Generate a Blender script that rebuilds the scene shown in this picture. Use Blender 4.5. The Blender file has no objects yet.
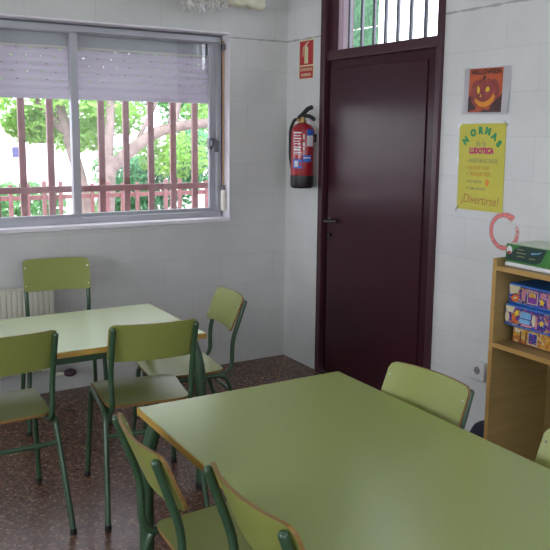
import bpy, bmesh, math, random
from mathutils import Vector, Matrix
random.seed(7)
SC = bpy.context.scene
COL = SC.collection
R = math.radians

# ------------------------------------------------------------------ camera
cam_data = bpy.data.cameras.new('camera')
cam = bpy.data.objects.new('camera', cam_data); COL.objects.link(cam)
yaw, pitch, roll, F = 0.539192068, -0.152471561, 0.0106626347, 769.718
fwd = Vector((math.sin(yaw)*math.cos(pitch), math.cos(yaw)*math.cos(pitch), math.sin(pitch)))
rgt = fwd.cross(Vector((0, 0, 1))).normalized(); up = rgt.cross(fwd)
rr = math.cos(roll)*rgt + math.sin(roll)*up
uu = -math.sin(roll)*rgt + math.cos(roll)*up
m = Matrix((rr, uu, -fwd)).transposed().to_4x4()
m.translation = Vector((-2.752, -4.467, 1.55))
cam.matrix_world = m
cam_data.sensor_width = 36; cam_data.lens = F/550*36
cam_data.shift_y = -25/550
cam_data.clip_end = 200
SC.camera = cam

# ------------------------------------------------------------------ world, sun, daylight, fill lamps, exposure
W = bpy.data.worlds.new('sky'); SC.world = W; W.use_nodes = True
bg = W.node_tree.nodes['Background']
bg.inputs[0].default_value = (0.86, 0.88, 1.0, 1); bg.inputs[1].default_value = 6.0
SC.view_settings.view_transform = 'Standard'; SC.view_settings.look = 'None'
SC.view_settings.gamma = 1; SC.view_settings.use_curve_mapping = False
SC.view_settings.exposure = -0.12

def lamp(name, kind, loc, target, energy, color=(1, 1, 1), size=(1, 1), portal=False, angle=None):
    d = bpy.data.lights.new(name, kind); d.energy = energy; d.color = color
    if kind == 'AREA':
        d.shape = 'RECTANGLE'; d.size, d.size_y = size
        if portal: d.cycles.is_portal = True
    if angle is not None: d.angle = angle
    o = bpy.data.objects.new(name, d); COL.objects.link(o); o.location = loc
    o.rotation_euler = (Vector(target)-Vector(loc)).to_track_quat('-Z', 'Y').to_euler()
    return o
lamp('sun', 'SUN', (-3, -6, 9), (0.5, 1.0, 0), 5.0, (1.0, 0.95, 0.86), angle=R(1))
lamp('window_daylight_portal', 'AREA', (-1.4, 0.26, 1.55), (-1.4, -1, 1.55), 10, size=(2.2, 1.3), portal=True)
lamp('second_window_portal', 'AREA', (-4.35, 0.26, 1.55), (-4.35, -1, 1.55), 10, size=(2.2, 1.3), portal=True)
lamp('left_fill', 'AREA', (-6.05, -3.6, 1.7), (0, -3.6, 1.5), 34, (0.93, 1.0, 0.93), (3.4, 1.3))  # soft fill lamp added at the unseen left wall to brighten the room
lamp('rear_fill', 'AREA', (-2.6, -7.95, 1.8), (-2.6, 0, 1.3), 3, (1.0, 0.98, 0.93), (3.6, 1.3))  # weak fill lamp added behind the camera, out of view

# ------------------------------------------------------------------ materials
def new_mat(name):
    mt = bpy.data.materials.new(name); mt.use_nodes = True
    nt = mt.node_tree; b = nt.nodes['Principled BSDF']
    return mt, nt, b
def link(nt, a, b): nt.links.new(a, b)
def mat(name, col, rough=0.5, metal=0.0, var=0.0, scale=8.0, bump=0.0, bscale=60.0, coat=0.0, spec=0.5, trans=0.0):
    mt, nt, b = new_mat(name)
    b.inputs['Base Color'].default_value = (*col, 1)
    b.inputs['Roughness'].default_value = rough; b.inputs['Metallic'].default_value = metal
    b.inputs['Coat Weight'].default_value = coat; b.inputs['Specular IOR Level'].default_value = spec
    b.inputs['Transmission Weight'].default_value = trans
    tc = nt.nodes.new('ShaderNodeTexCoord')
    if var > 0:
        n = nt.nodes.new('ShaderNodeTexNoise'); n.inputs['Scale'].default_value = scale; n.inputs['Detail'].default_value = 5
        r = nt.nodes.new('ShaderNodeValToRGB')
        r.color_ramp.elements[0].position = 0.3; r.color_ramp.elements[1].position = 0.7
        r.color_ramp.elements[0].color = (*[c*(1-var) for c in col], 1); r.color_ramp.elements[1].color = (*[min(1, c*(1+var)) for c in col], 1)
        link(nt, tc.outputs['Object'], n.inputs['Vector']); link(nt, n.outputs['Fac'], r.inputs['Fac']); link(nt, r.outputs['Color'], b.inputs['Base Color'])
    if bump > 0:
        n = nt.nodes.new('ShaderNodeTexNoise'); n.inputs['Scale'].default_value = bscale; n.inputs['Detail'].default_value = 3
        bp = nt.nodes.new('ShaderNodeBump'); bp.inputs['Strength'].default_value = bump; bp.inputs['Distance'].default_value = 0.01
        link(nt, tc.outputs['Object'], n.inputs['Vector']); link(nt, n.outputs['Fac'], bp.inputs['Height']); link(nt, bp.outputs['Normal'], b.inputs['Normal'])
    return mt

def wall_mat(name, axis, col):
    """painted glazed-block wall: 0.4 x 0.2 courses with thin joints, one dirty joint at 2.14 m"""
    mt, nt, b = new_mat(name); N = nt.nodes
    geo = N.new('ShaderNodeNewGeometry'); sep = N.new('ShaderNodeSeparateXYZ'); link(nt, geo.outputs['Position'], sep.inputs[0])
    cmb = N.new('ShaderNodeCombineXYZ')
    h = sep.outputs['X'] if axis == 'x' else sep.outputs['Y']
    ad = N.new('ShaderNodeMath'); ad.operation = 'ADD'; ad.inputs[1].default_value = 10.1; link(nt, h, ad.inputs[0])
    az = N.new('ShaderNodeMath'); az.operation = 'ADD'; az.inputs[1].default_value = 0.06; link(nt, sep.outputs['Z'], az.inputs[0])
    link(nt, ad.outputs[0], cmb.inputs[0]); link(nt, az.outputs[0], cmb.inputs[1])
    br = N.new('ShaderNodeTexBrick'); link(nt, cmb.outputs[0], br.inputs['Vector'])
    br.inputs['Scale'].default_value = 1; br.inputs['Brick Width'].default_value = 0.4; br.inputs['Row Height'].default_value = 0.2
    br.inputs['Mortar Size'].default_value = 0.0022; br.inputs['Mortar Smooth'].default_value = 0.6; br.offset = 0.5
    br.inputs['Color1'].default_value = (1, 1, 1, 1); br.inputs['Color2'].default_value = (0.965, 0.97, 0.975, 1); br.inputs['Mortar'].default_value = (0.86, 0.855, 0.84, 1)
    n = N.new('ShaderNodeTexNoise'); n.inputs['Scale'].default_value = 2.3; n.inputs['Detail'].default_value = 7; n.inputs['Roughness'].default_value = 0.6
    link(nt, geo.outputs['Position'], n.inputs['Vector'])
    r = N.new('ShaderNodeValToRGB'); r.color_ramp.elements[0].position = 0.32; r.color_ramp.elements[1].position = 0.62
    r.color_ramp.elements[0].color = (*[c*0.90 for c in col], 1); r.color_ramp.elements[1].color = (*col, 1)
    link(nt, n.outputs['Fac'], r.inputs['Fac'])
    mx = N.new('ShaderNodeMix'); mx.data_type = 'RGBA'; mx.blend_type = 'MULTIPLY'; mx.inputs[0].default_value = 1
    link(nt, r.outputs['Color'], mx.inputs[6]); link(nt, br.outputs['Color'], mx.inputs[7])
    # broken dark joint
    d1 = N.new('ShaderNodeMath'); d1.operation = 'SUBTRACT'; d1.inputs[1].default_value = 2.138; link(nt, sep.outputs['Z'], d1.inputs[0])
    d2 = N.new('ShaderNodeMath'); d2.operation = 'ABSOLUTE'; link(nt, d1.outputs[0], d2.inputs[0])
    n2 = N.new('ShaderNodeTexNoise'); n2.inputs['Scale'].default_value = 14; n2.inputs['Detail'].default_value = 4; link(nt, geo.outputs['Position'], n2.inputs['Vector'])
    mw = N.new('ShaderNodeMath'); mw.operation = 'MULTIPLY_ADD'; mw.inputs[1].default_value = 0.022; mw.inputs[2].default_value = -0.006; link(nt, n2.outputs['Fac'], mw.inputs[0])
    lt = N.new('ShaderNodeMath'); lt.operation = 'LESS_THAN'; link(nt, d2.outputs[0], lt.inputs[0]); link(nt, mw.outputs[0], lt.inputs[1])
    ml = N.new('ShaderNodeMath'); ml.operation = 'MULTIPLY'; ml.inputs[1].default_value = 0.55; link(nt, lt.outputs[0], ml.inputs[0])
    mx2 = N.new('ShaderNodeMix'); mx2.data_type = 'RGBA'; link(nt, ml.outputs[0], mx2.inputs[0])
    link(nt, mx.outputs[2], mx2.inputs[6]); mx2.inputs[7].default_value = (0.22, 0.21, 0.20, 1)
    link(nt, mx2.outputs[2], b.inputs['Base Color'])
    b.inputs['Roughness'].default_value = 0.38; b.inputs['Specular IOR Level'].default_value = 0.4
    bp = N.new('ShaderNodeBump'); bp.inputs['Strength'].default_value = 0.15; bp.inputs['Distance'].default_value = 0.004
    sub = N.new('ShaderNodeMath'); sub.operation = 'SUBTRACT'; sub.inputs[0].default_value = 1; link(nt, br.outputs['Fac'], sub.inputs[1])
    link(nt, sub.outputs[0], bp.inputs['Height']); link(nt, bp.outputs['Normal'], b.inputs['Normal'])
    return mt

def floor_mat():
    mt, nt, b = new_mat('terrazzo'); N = nt.nodes
    geo = N.new('ShaderNodeNewGeometry')
    v = N.new('ShaderNodeTexVoronoi'); v.inputs['Scale'].default_value = 105; link(nt, geo.outputs['Position'], v.inputs['Vector'])
    r = N.new('ShaderNodeValToRGB'); e = r.color_ramp.elements
    e[0].position = 0; e[0].color = (0.060, 0.030, 0.022, 1); e[1].position = 1; e[1].color = (0.34, 0.24, 0.165, 1)
    for p, c in ((0.35, (0.105, 0.048, 0.032)), (0.62, (0.145, 0.066, 0.043)), (0.86, (0.18, 0.09, 0.058)), (0.93, (0.24, 0.145, 0.09))):
        k = e.new(p); k.color = (*c, 1)
    sp = N.new('ShaderNodeSeparateColor'); link(nt, v.outputs['Color'], sp.inputs[0]); link(nt, sp.outputs[0], r.inputs['Fac'])
    n = N.new('ShaderNodeTexNoise'); n.inputs['Scale'].default_value = 3; n.inputs['Detail'].default_value = 6; link(nt, geo.outputs['Position'], n.inputs['Vector'])
    mr = N.new('ShaderNodeMapRange'); mr.inputs[3].default_value = 0.7; mr.inputs[4].default_value = 1.25; link(nt, n.outputs['Fac'], mr.inputs[0])
    mx = N.new('ShaderNodeMix'); mx.data_type = 'RGBA'; mx.blend_type = 'MULTIPLY'; mx.inputs[0].default_value = 1
    link(nt, r.outputs['Color'], mx.inputs[6]); link(nt, mr.outputs[0], mx.inputs[7]); link(nt, mx.outputs[2], b.inputs['Base Color'])
    b.inputs['Roughness'].default_value = 0.27; b.inputs['Specular IOR Level'].default_value = 0.42
    return mt

def glass_mat(name, tint=(1, 1, 1), gloss=0.07):
    mt, nt, b = new_mat(name); nt.nodes.remove(b); out = nt.nodes['Material Output']
    t = nt.nodes.new('ShaderNodeBsdfTransparent'); t.inputs[0].default_value = (*tint, 1)
    g = nt.nodes.new('ShaderNodeBsdfGlossy'); g.inputs['Roughness'].default_value = 0.02
    mx = nt.nodes.new('ShaderNodeMixShader'); mx.inputs[0].default_value = gloss
    link(nt, t.outputs[0], mx.inputs[1]); link(nt, g.outputs[0], mx.inputs[2]); link(nt, mx.outputs[0], out.inputs[0])
    return mt
def translucent_mat(name, col, amount=0.5, var=0.0, rough=0.5, scale=3.0):
    mt, nt, b = new_mat(name); out = nt.nodes['Material Output']
    b.inputs['Roughness'].default_value = rough; b.inputs['Base Color'].default_value = (*col, 1)
    t = nt.nodes.new('ShaderNodeBsdfTranslucent'); t.inputs[0].default_value = (*col, 1)
    if var:
        tc = nt.nodes.new('ShaderNodeTexCoord'); n = nt.nodes.new('ShaderNodeTexNoise'); n.inputs['Scale'].default_value = scale
        r = nt.nodes.new('ShaderNodeValToRGB'); r.color_ramp.elements[0].position = .35; r.color_ramp.elements[1].position = .65
        r.color_ramp.elements[0].color = (*[c*(1-var) for c in col], 1); r.color_ramp.elements[1].color = (*[min(1, c*(1+var)) for c in col], 1)
        link(nt, tc.outputs['Object'], n.inputs['Vector']); link(nt, n.outputs['Fac'], r.inputs['Fac'])
        link(nt, r.outputs['Color'], t.inputs[0]); link(nt, r.outputs['Color'], b.inputs['Base Color'])
    mx = nt.nodes.new('ShaderNodeMixShader'); mx.inputs[0].default_value = amount
    link(nt, b.outputs[0], mx.inputs[1]); link(nt, t.outputs[0], mx.inputs[2]); link(nt, mx.outputs[0], out.inputs[0])
    return mt
def wood_mat(name, c1, c2, rough=0.45, stretch=(1, 1, 12), scale=6.0):
    mt, nt, b = new_mat(name); N = nt.nodes
    tc = N.new('ShaderNodeTexCoord'); mp = N.new('ShaderNodeMapping'); mp.inputs['Scale'].default_value = stretch
    n = N.new('ShaderNodeTexNoise'); n.inputs['Scale'].default_value = scale; n.inputs['Detail'].default_value = 6
    r = N.new('ShaderNodeValToRGB'); r.color_ramp.elements[0].position = .3; r.color_ramp.elements[1].position = .7
    r.color_ramp.elements[0].color = (*c1, 1); r.color_ramp.elements[1].color = (*c2, 1)
    link(nt, tc.outputs['Object'], mp.inputs[0]); link(nt, mp.outputs[0], n.inputs['Vector']); link(nt, n.outputs['Fac'], r.inputs['Fac']); link(nt, r.outputs['Color'], b.inputs['Base Color'])
    b.inputs['Roughness'].default_value = rough
    return mt

M = {}
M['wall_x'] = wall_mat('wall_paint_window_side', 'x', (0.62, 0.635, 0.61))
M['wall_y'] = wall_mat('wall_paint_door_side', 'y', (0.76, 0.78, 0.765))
M['ceiling'] = mat('ceiling_paint', (0.72, 0.72, 0.70), 0.8, var=0.03)
M['floor'] = floor_mat()
M['laminate'] = mat('green_laminate', (0.255, 0.290, 0.072), 0.36, var=0.05, scale=260, bump=0.05, bscale=300)
M['table_laminate'] = mat('table_green_laminate', (0.315, 0.385, 0.122), 0.24, spec=0.6, var=0.05, scale=180, bump=0.04, bscale=300)
M['ply_edge'] = wood_mat('ply_edge', (0.20, 0.105, 0.03), (0.31, 0.18, 0.05), 0.5)
M['table_edge'] = wood_mat('table_edge', (0.40, 0.24, 0.045), (0.50, 0.31, 0.065), 0.45)
M['tube'] = mat('green_enamel', (0.032, 0.082, 0.040), 0.32, var=0.12, scale=20, coat=0.3)
M['rubber'] = mat('black_rubber', (0.012, 0.012, 0.013), 0.6, var=0.2)
M['rivet'] = mat('steel_rivet', (0.65, 0.65, 0.6), 0.3, metal=1.0, var=0.05)
M['alu'] = mat('aluminium', (0.42, 0.43, 0.46), 0.42, metal=0.35, var=0.04, scale=12)
M['alu_dark'] = mat('dark_aluminium', (0.16, 0.17, 0.19), 0.45, metal=0.4, var=0.05)
M['glass'] = glass_mat('window_glass', (0.97, 0.98, 0.98), 0.07)
M['sill'] = mat('painted_reveal', (0.78, 0.76, 0.80), 0.5, var=0.05, scale=9, bump=0.1)
M['shutter'] = translucent_mat('shutter_plastic', (0.74, 0.70, 0.78), 0.34)
M['strap'] = mat('strap_webbing', (0.50, 0.33, 0.20), 0.9, var=0.15, scale=90)
M['ivory'] = mat('ivory_plastic', (0.75, 0.72, 0.64), 0.4, var=0.02)
M['door'] = mat('maroon_paint', (0.045, 0.012, 0.019), 0.20, var=0.10, scale=5, coat=0.0, spec=0.30, bump=0.10, bscale=4)
M['door_frame'] = mat('maroon_frame_paint', (0.060, 0.018, 0.028), 0.32, var=0.10, scale=6, coat=0.0)
M['black_metal'] = mat('black_metal', (0.015, 0.014, 0.016), 0.35, var=0.1)
M['brick_bar'] = mat('red_brown_bar_paint', (0.30, 0.145, 0.150), 0.5, var=0.18, scale=14)
M['fence_far'] = mat('red_fence_paint', (0.22, 0.095, 0.10), 0.6, var=0.2, scale=14)
M['red'] = mat('extinguisher_red', (0.36, 0.012, 0.022), 0.26, var=0.06, coat=0.4)
M['brass'] = mat('brass', (0.42, 0.30, 0.12), 0.35, metal=0.9, var=0.1)
M['blue'] = mat('label_blue', (0.04, 0.14, 0.58), 0.4, var=0.05)
M['white'] = mat('white_ink', (0.75, 0.75, 0.76), 0.5, var=0.02)
M['sign_red'] = mat('sign_red', (0.50, 0.020, 0.030), 0.4, var=0.03)
M['cream'] = mat('sign_cream', (0.72, 0.70, 0.42), 0.5, var=0.03)
M['paper'] = mat('white_paper', (0.88, 0.87, 0.90), 0.7, var=0.03)
M['poster_yellow'] = mat('yellow_card', (0.62, 0.58, 0.085), 0.65, var=0.05, scale=5)
M['ink_green'] = mat('green_marker', (0.03, 0.30, 0.11), 0.6, var=0.1)
M['ink_pink'] = mat('pink_marker', (0.55, 0.035, 0.17), 0.6, var=0.1)
M['ink_orange'] = mat('orange_marker', (0.58, 0.26, 0.04), 0.6, var=0.1)
M['ink_grey'] = mat('grey_marker', (0.33, 0.34, 0.16), 0.6, var=0.1)
M['ink_brown'] = mat('brown_marker', (0.48, 0.20, 0.05), 0.6, var=0.1)
M['tape'] = glass_mat('clear_tape', (0.90, 0.90, 0.90), 0.06)
M['print_orange'] = mat('printed_orange', (0.50, 0.095, 0.03), 0.5, var=0.25, scale=14)
M['pumpkin'] = mat('printed_pumpkin', (0.30, 0.055, 0.045), 0.5, var=0.35, scale=30)
M['print_dark'] = mat('printed_dark', (0.05, 0.018, 0.016), 0.5, var=0.4, scale=30)
M['glow_yellow'] = mat('printed_yellow', (0.85, 0.55, 0.03), 0.5, var=0.1)
M['glow_amber'] = mat('printed_amber', (0.75, 0.28, 0.02), 0.5, var=0.15)
def spray_mat():
    mt, nt, b = new_mat('red_spray_paint'); N = nt.nodes
    b.inputs['Base Color'].default_value = (0.95, 0.22, 0.21, 1); b.inputs['Roughness'].default_value = 0.6
    tc = N.new('ShaderNodeTexCoord'); n = N.new('ShaderNodeTexNoise'); n.inputs['Scale'].default_value = 60; n.inputs['Detail'].default_value = 4
    link(nt, tc.outputs['Object'], n.inputs['Vector'])
    at = N.new('ShaderNodeAttribute'); at.attribute_name = 'cover'
    m1 = N.new('ShaderNodeMath'); m1.operation = 'MULTIPLY_ADD'; m1.inputs[1].default_value = 1.3; m1.inputs[2].default_value = -0.35; link(nt, n.outputs['Fac'], m1.inputs[0])
    m2 = N.new('ShaderNodeMath'); m2.operation = 'ADD'; link(nt, m1.outputs[0], m2.inputs[0]); m2.inputs[1].default_value = 0.35
    m3 = N.new('ShaderNodeMath'); m3.operation = 'MULTIPLY'; m3.use_clamp = True; link(nt, m2.outputs[0], m3.inputs[0]); link(nt, at.outputs['Fac'], m3.inputs[1])
    link(nt, m3.outputs[0], b.inputs['Alpha'])
    return mt
M['spray'] = spray_mat()
M['shelf'] = wood_mat('beech_board', (0.29, 0.205, 0.075), (0.36, 0.26, 0.10), 0.45, (1, 1, 8), 5)
M['shelf_edge'] = wood_mat('beech_edge_band', (0.44, 0.25, 0.075), (0.52, 0.32, 0.10), 0.45, (1, 1, 8), 5)
M['radiator'] = mat('radiator_enamel', (0.66, 0.65, 0.55), 0.45, var=0.04)
M['chrome'] = mat('chrome', (0.7, 0.7, 0.7), 0.2, metal=1.0, var=0.03)
M['purple'] = mat('plum_knob', (0.05, 0.025, 0.04), 0.3, var=0.1)
M['navy'] = mat('navy_fabric', (0.018, 0.022, 0.045), 0.85, var=0.25, scale=50, bump=0.3, bscale=120)
M['box_blue'] = mat('box_blue_card', (0.03, 0.17, 0.55), 0.4, var=0.12, scale=16)
M['box_navy'] = mat('box_navy_print', (0.035, 0.035, 0.24), 0.4, var=0.5, scale=28)
M['box_brown'] = mat('box_brown_card', (0.10, 0.035, 0.03), 0.4, var=0.15)
M['box_amber'] = mat('box_amber_print', (0.62, 0.33, 0.05), 0.4, var=0.45, scale=30)
M['box_purple'] = mat('box_purple_print', (0.22, 0.04, 0.30), 0.4, var=0.3, scale=30)
M['box_cream'] = mat('box_cream_print', (0.68, 0.62, 0.40), 0.4, var=0.1)
M['box_orange'] = mat('box_orange_print', (0.75, 0.17, 0.03), 0.4, var=0.15)
M['box_star'] = mat('box_yellow_print', (0.85, 0.60, 0.04), 0.4, var=0.1)
M['box_pink'] = mat('box_pink_print', (0.62, 0.25, 0.30), 0.4, var=0.2)
M['box_sky'] = mat('box_sky_print', (0.20, 0.46, 0.72), 0.4, var=0.2)
M['pack_green'] = mat('pack_green_print', (0.05, 0.22, 0.04), 0.35, var=0.15)
M['pack_dark'] = mat('pack_dark_print', (0.012, 0.045, 0.035), 0.3, var=0.15)
M['pack_top'] = mat('pack_top_film', (0.52, 0.60, 0.46), 0.3, var=0.2, scale=40)
M['tissue'] = translucent_mat('crepe_paper', (0.92, 0.92, 0.90), 0.45)
M['roll'] = mat('rolled_cream_paper', (0.60, 0.58, 0.44), 0.7, var=0.12, scale=25, bump=0.5, bscale=60)
M['string'] = mat('string', (0.5, 0.5, 0.48), 0.8, var=0.05)
M['bark'] = mat('pale_bark', (0.20, 0.155, 0.145), 0.85, var=0.3, scale=9, bump=0.5, bscale=25)
M['leaf_a'] = translucent_mat('leaf_fresh', (0.34, 0.58, 0.16), 0.45, var=0.35, scale=1.5)
M['leaf_b'] = translucent_mat('leaf_mid', (0.17, 0.40, 0.15), 0.35, var=0.35, scale=1.2)
M['leaf_c'] = translucent_mat('leaf_deep', (0.09, 0.26, 0.12), 0.30, var=0.35, scale=1.2)
M['facade'] = mat('white_render', (0.85, 0.82, 0.84), 0.8, var=0.03)
M['roof'] = mat('grey_roof', (0.30, 0.30, 0.34), 0.8, var=0.1)
M['pane_dark'] = mat('dark_pane', (0.10, 0.10, 0.22), 0.2, var=0.1)
M['paving'] = mat('pale_paving', (0.50, 0.46, 0.44), 0.85, var=0.12, scale=3)
def confetti_mat(name, cols, scale):
    mt, nt, b = new_mat(name); N = nt.nodes
    tc = N.new('ShaderNodeTexCoord'); n = N.new('ShaderNodeTexNoise'); n.inputs['Scale'].default_value = scale*.8
    mx = N.new('ShaderNodeMix'); mx.data_type = 'VECTOR'; mx.inputs[0].default_value = 0.03
    v = N.new('ShaderNodeTexVoronoi'); v.inputs['Scale'].default_value = scale
    link(nt, tc.outputs['Object'], n.inputs['Vector']); link(nt, tc.outputs['Object'], mx.inputs[4]); link(nt, n.outputs['Color'], mx.inputs[5]); link(nt, mx.outputs[1], v.inputs['Vector'])
    sp = N.new('ShaderNodeSeparateColor'); link(nt, v.outputs['Color'], sp.inputs[0])
    r = N.new('ShaderNodeValToRGB'); r.color_ramp.interpolation = 'CONSTANT'; e = r.color_ramp.elements
    e[0].position = 0; e[0].color = (*cols[0], 1); e[1].position = 1.0/len(cols); e[1].color = (*cols[1], 1)
    for k in range(2, len(cols)): e.new(k/len(cols)).color = (*cols[k], 1)
    link(nt, sp.outputs[0], r.inputs['Fac']); link(nt, r.outputs['Color'], b.inputs['Base Color']); b.inputs['Roughness'].default_value = 0.4
    return mt
M['box_navy'] = confetti_mat('box_navy_print', [(.03, .03, .22), (.03, .03, .22), (.05, .08, .45), (.16, .04, .26), (.03, .03, .18), (.42, .36, .40), (.50, .30, .06), (.30, .06, .20)], 95)
M['box_amber'] = confetti_mat('box_amber_print', [(.55, .28, .04), (.60, .36, .08), (.45, .16, .03), (.62, .33, .05), (.60, .50, .28), (.30, .10, .04)], 85)
def green_mesh_mat():
    mt, nt, b = new_mat('green_screen_fabric'); N = nt.nodes; out = N['Material Output']
    tc = N.new('ShaderNodeTexCoord'); n = N.new('ShaderNodeTexNoise'); n.inputs['Scale'].default_value = 34; n.inputs['Detail'].default_value = 3
    link(nt, tc.outputs['Object'], n.inputs['Vector'])
    r = N.new('ShaderNodeValToRGB'); r.color_ramp.elements[0].position = .42; r.color_ramp.elements[1].position = .6
    r.color_ramp.elements[0].color = (0.03, 0.13, 0.05, 1); r.color_ramp.elements[1].color = (0.10, 0.28, 0.13, 1)
    link(nt, n.outputs['Fac'], r.inputs['Fac']); link(nt, r.outputs['Color'], b.inputs['Base Color'])
    t = N.new('ShaderNodeBsdfTranslucent'); link(nt, r.outputs['Color'], t.inputs[0])
    mx = N.new('ShaderNodeMixShader'); mx.inputs[0].default_value = 0.4
    link(nt, b.outputs[0], mx.inputs[1]); link(nt, t.outputs[0], mx.inputs[2]); link(nt, mx.outputs[0], out.inputs[0])
    return mt
M['green_screen'] = green_mesh_mat()

# ------------------------------------------------------------------ mesh helpers
def link_mesh(name, bm, material, parent=None, smooth=False, mats=None):
    me = bpy.data.meshes.new(name); bmesh.ops.recalc_face_normals(bm, faces=bm.faces[:]) if not bm.faces or True else None
    bm.to_mesh(me); bm.free()
    for x in (mats or [material]): me.materials.append(x)
    if smooth:
        for p in me.polygons: p.use_smooth = True
        me.set_sharp_from_angle(angle=R(40))
    o = bpy.data.objects.new(name, me); COL.objects.link(o)
    if parent: o.parent = parent
    return o
def tag(o, label=None, cat=None, group=None, kind=None):
    if label: o['label'] = label
    if cat: o['category'] = cat
    if group: o['group'] = group
    if kind: o['kind'] = kind
    return o
def thing(name, label, cat, loc=(0, 0, 0), rotz=0.0, group=None):
    o = bpy.data.objects.new(name, None); COL.objects.link(o); o.location = loc; o.rotation_euler = (0, 0, rotz)
    o.empty_display_size = 0.1
    return tag(o, label, cat, group)
def struct(name, bm, material, parent=None, **k):
    o = link_mesh(name, bm, material, parent, **k); o['kind'] = 'structure'; return o
def box(bm, x0, x1, y0, y1, z0, z1, bev=0.0, seg=2, mi=0):
    t = bmesh.new(); bmesh.ops.create_cube(t, size=1)
    for v in t.verts: v.co = Vector(((x0+x1)/2+v.co.x*(x1-x0), (y0+y1)/2+v.co.y*(y1-y0), (z0+z1)/2+v.co.z*(z1-z0)))
    if bev: bmesh.ops.bevel(t, geom=t.edges[:], offset=bev, segments=seg, profile=.5, affect='EDGES')
    for f in t.faces: f.material_index = mi
    merge(bm, t)
def merge(bm, t, mtx=None):
    if mtx is not None: bmesh.ops.transform(t, matrix=mtx, verts=t.verts[:])
    vm = {v: bm.verts.new(v.co) for v in t.verts}
    for f in t.faces:
        try: nf = bm.faces.new([vm[v] for v in f.verts]); nf.material_index = f.material_index
        except ValueError: pass
    t.free()
def fillet(pts, rad, n=6):
    pts = [Vector(p) for p in pts]; out = [pts[0]]
    rads = rad if isinstance(rad, (list, tuple)) else [rad]*(len(pts)-2)
    for i in range(1, len(pts)-1):
        p, a, b = pts[i], pts[i-1], pts[i+1]
        d1, d2 = (a-p).normalized(), (b-p).normalized(); r = min(rads[i-1], (a-p).length*.49, (b-p).length*.49)
        if r < 1e-5: out.append(p); continue
        s, e = p+d1*r, p+d2*r
        for k in range(n+1):
            t = k/n; out.append((1-t)**2*s+2*t*(1-t)*p+t*t*e)
    out.append(pts[-1]); return out
def tube(bm, pts, r, seg=10, rad=0.0, radii=None, cap=True):
    P = fillet(pts, rad) if rad else [Vector(p) for p in pts]
    n = len(P); T = []
    for i in range(n):
        a = P[max(0, i-1)]; b = P[min(n-1, i+1)]; T.append((b-a).normalized())
    nrm = T[0].orthogonal().normalized(); rings = []
    for i in range(n):
        if i:
            q = T[i-1].rotation_difference(T[i]); nrm = q @ nrm
        nrm = (nrm-T[i]*nrm.dot(T[i])).normalized(); bi = T[i].cross(nrm)
        ri = radii[i] if radii else r
        rings.append([bm.verts.new(P[i]+ri*(math.cos(2*math.pi*k/seg)*nrm+math.sin(2*math.pi*k/seg)*bi)) for k in range(seg)])
    for i in range(n-1):
        for k in range(seg):
            bm.faces.new((rings[i][k], rings[i][(k+1) % seg], rings[i+1][(k+1) % seg], rings[i+1][k]))
    if cap: bm.faces.new(rings[0][::-1]); bm.faces.new(rings[-1])
def lathe(bm, prof, c=(0, 0, 0), seg=32):
    rings = []
    for r, z in prof:
        rings.append([bm.verts.new((c[0]+r*math.cos(2*math.pi*k/seg), c[1]+r*math.sin(2*math.pi*k/seg), c[2]+z)) for k in range(seg)])
    for i in range(len(rings)-1):
        for k in range(seg): bm.faces.new((rings[i][k], rings[i][(k+1) % seg], rings[i+1][(k+1) % seg], rings[i+1][k]))
    bm.faces.new(rings[0][::-1]); bm.faces.new(rings[-1])
def prism(bm, pts, z0, z1, mi=0):
    a = [bm.verts.new((x, y, z0)) for x, y in pts]; b = [bm.verts.new((x, y, z1)) for x, y in pts]; n = len(pts)
    fs = [bm.faces.new(a[::-1]), bm.faces.new(b)]
    for i in range(n): fs.append(bm.faces.new((a[i], a[(i+1) % n], b[(i+1) % n], b[i])))
    for f in fs: f.material_index = mi
def ellipse(cx, cy, rx, ry, n=20, rot=0, a0=0, a1=2*math.pi):
    full = abs(a1-a0-2*math.pi) < 1e-6
    out = []
    for k in range(n if full else n+1):
        a = a0+(a1-a0)*k/n; x, y = rx*math.cos(a), ry*math.sin(a)
        out.append((cx+x*math.cos(rot)-y*math.sin(rot), cy+x*math.sin(rot)+y*math.cos(rot)))
    return out
WALLM = Matrix(((0, 0, -1, 0), (-1, 0, 0, 0), (0, 1, 0, 0), (0, 0, 0, 1)))   # local x -> -Y, y -> Z, z -> -X (door wall, facing the room)
def wall_at(o, x, y, z, tilt=0.0):
    o.matrix_world = Matrix.Translation((x, y, z)) @ WALLM @ Matrix.Rotation(tilt, 4, 'Z'); return o
def text_mesh(body, size, material, name='lettering', parent=None, loc=(0, 0, 0), rot=0.0, align='CENTER', xs=1.0, bold=0.0, ext=0.0004, shear=0.0, local=None):
    cu = bpy.data.curves.new('t', 'FONT'); cu.body = body; cu.size = size; cu.align_x = align; cu.align_y = 'CENTER'
    cu.extrude = ext; cu.offset = bold; cu.resolution_u = 3; cu.shear = shear
    to = bpy.data.objects.new('t', cu); COL.objects.link(to)
    dg = bpy.context.evaluated_depsgraph_get(); dg.update()
    me = bpy.data.meshes.new_from_object(to.evaluated_get(dg)); bpy.data.objects.remove(to); bpy.data.curves.remove(cu)
    me.materials.clear(); me.materials.append(material)
    mt = Matrix.Translation(loc) @ Matrix.Rotation(rot, 4, 'Z') @ Matrix.Diagonal((xs, 1, 1, 1))
    if local is not None: mt = local @ mt
    me.transform(mt)
    o = bpy.data.objects.new(name, me); COL.objects.link(o)
    if parent: o.parent = parent
    return o
def copy_tree(o, parent=None):
    c = o.copy(); COL.objects.link(c)
    if parent is not None: c.parent = parent
    for ch in [x for x in bpy.data.objects if x.parent == o]: copy_tree(ch, c)
    return c

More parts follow.
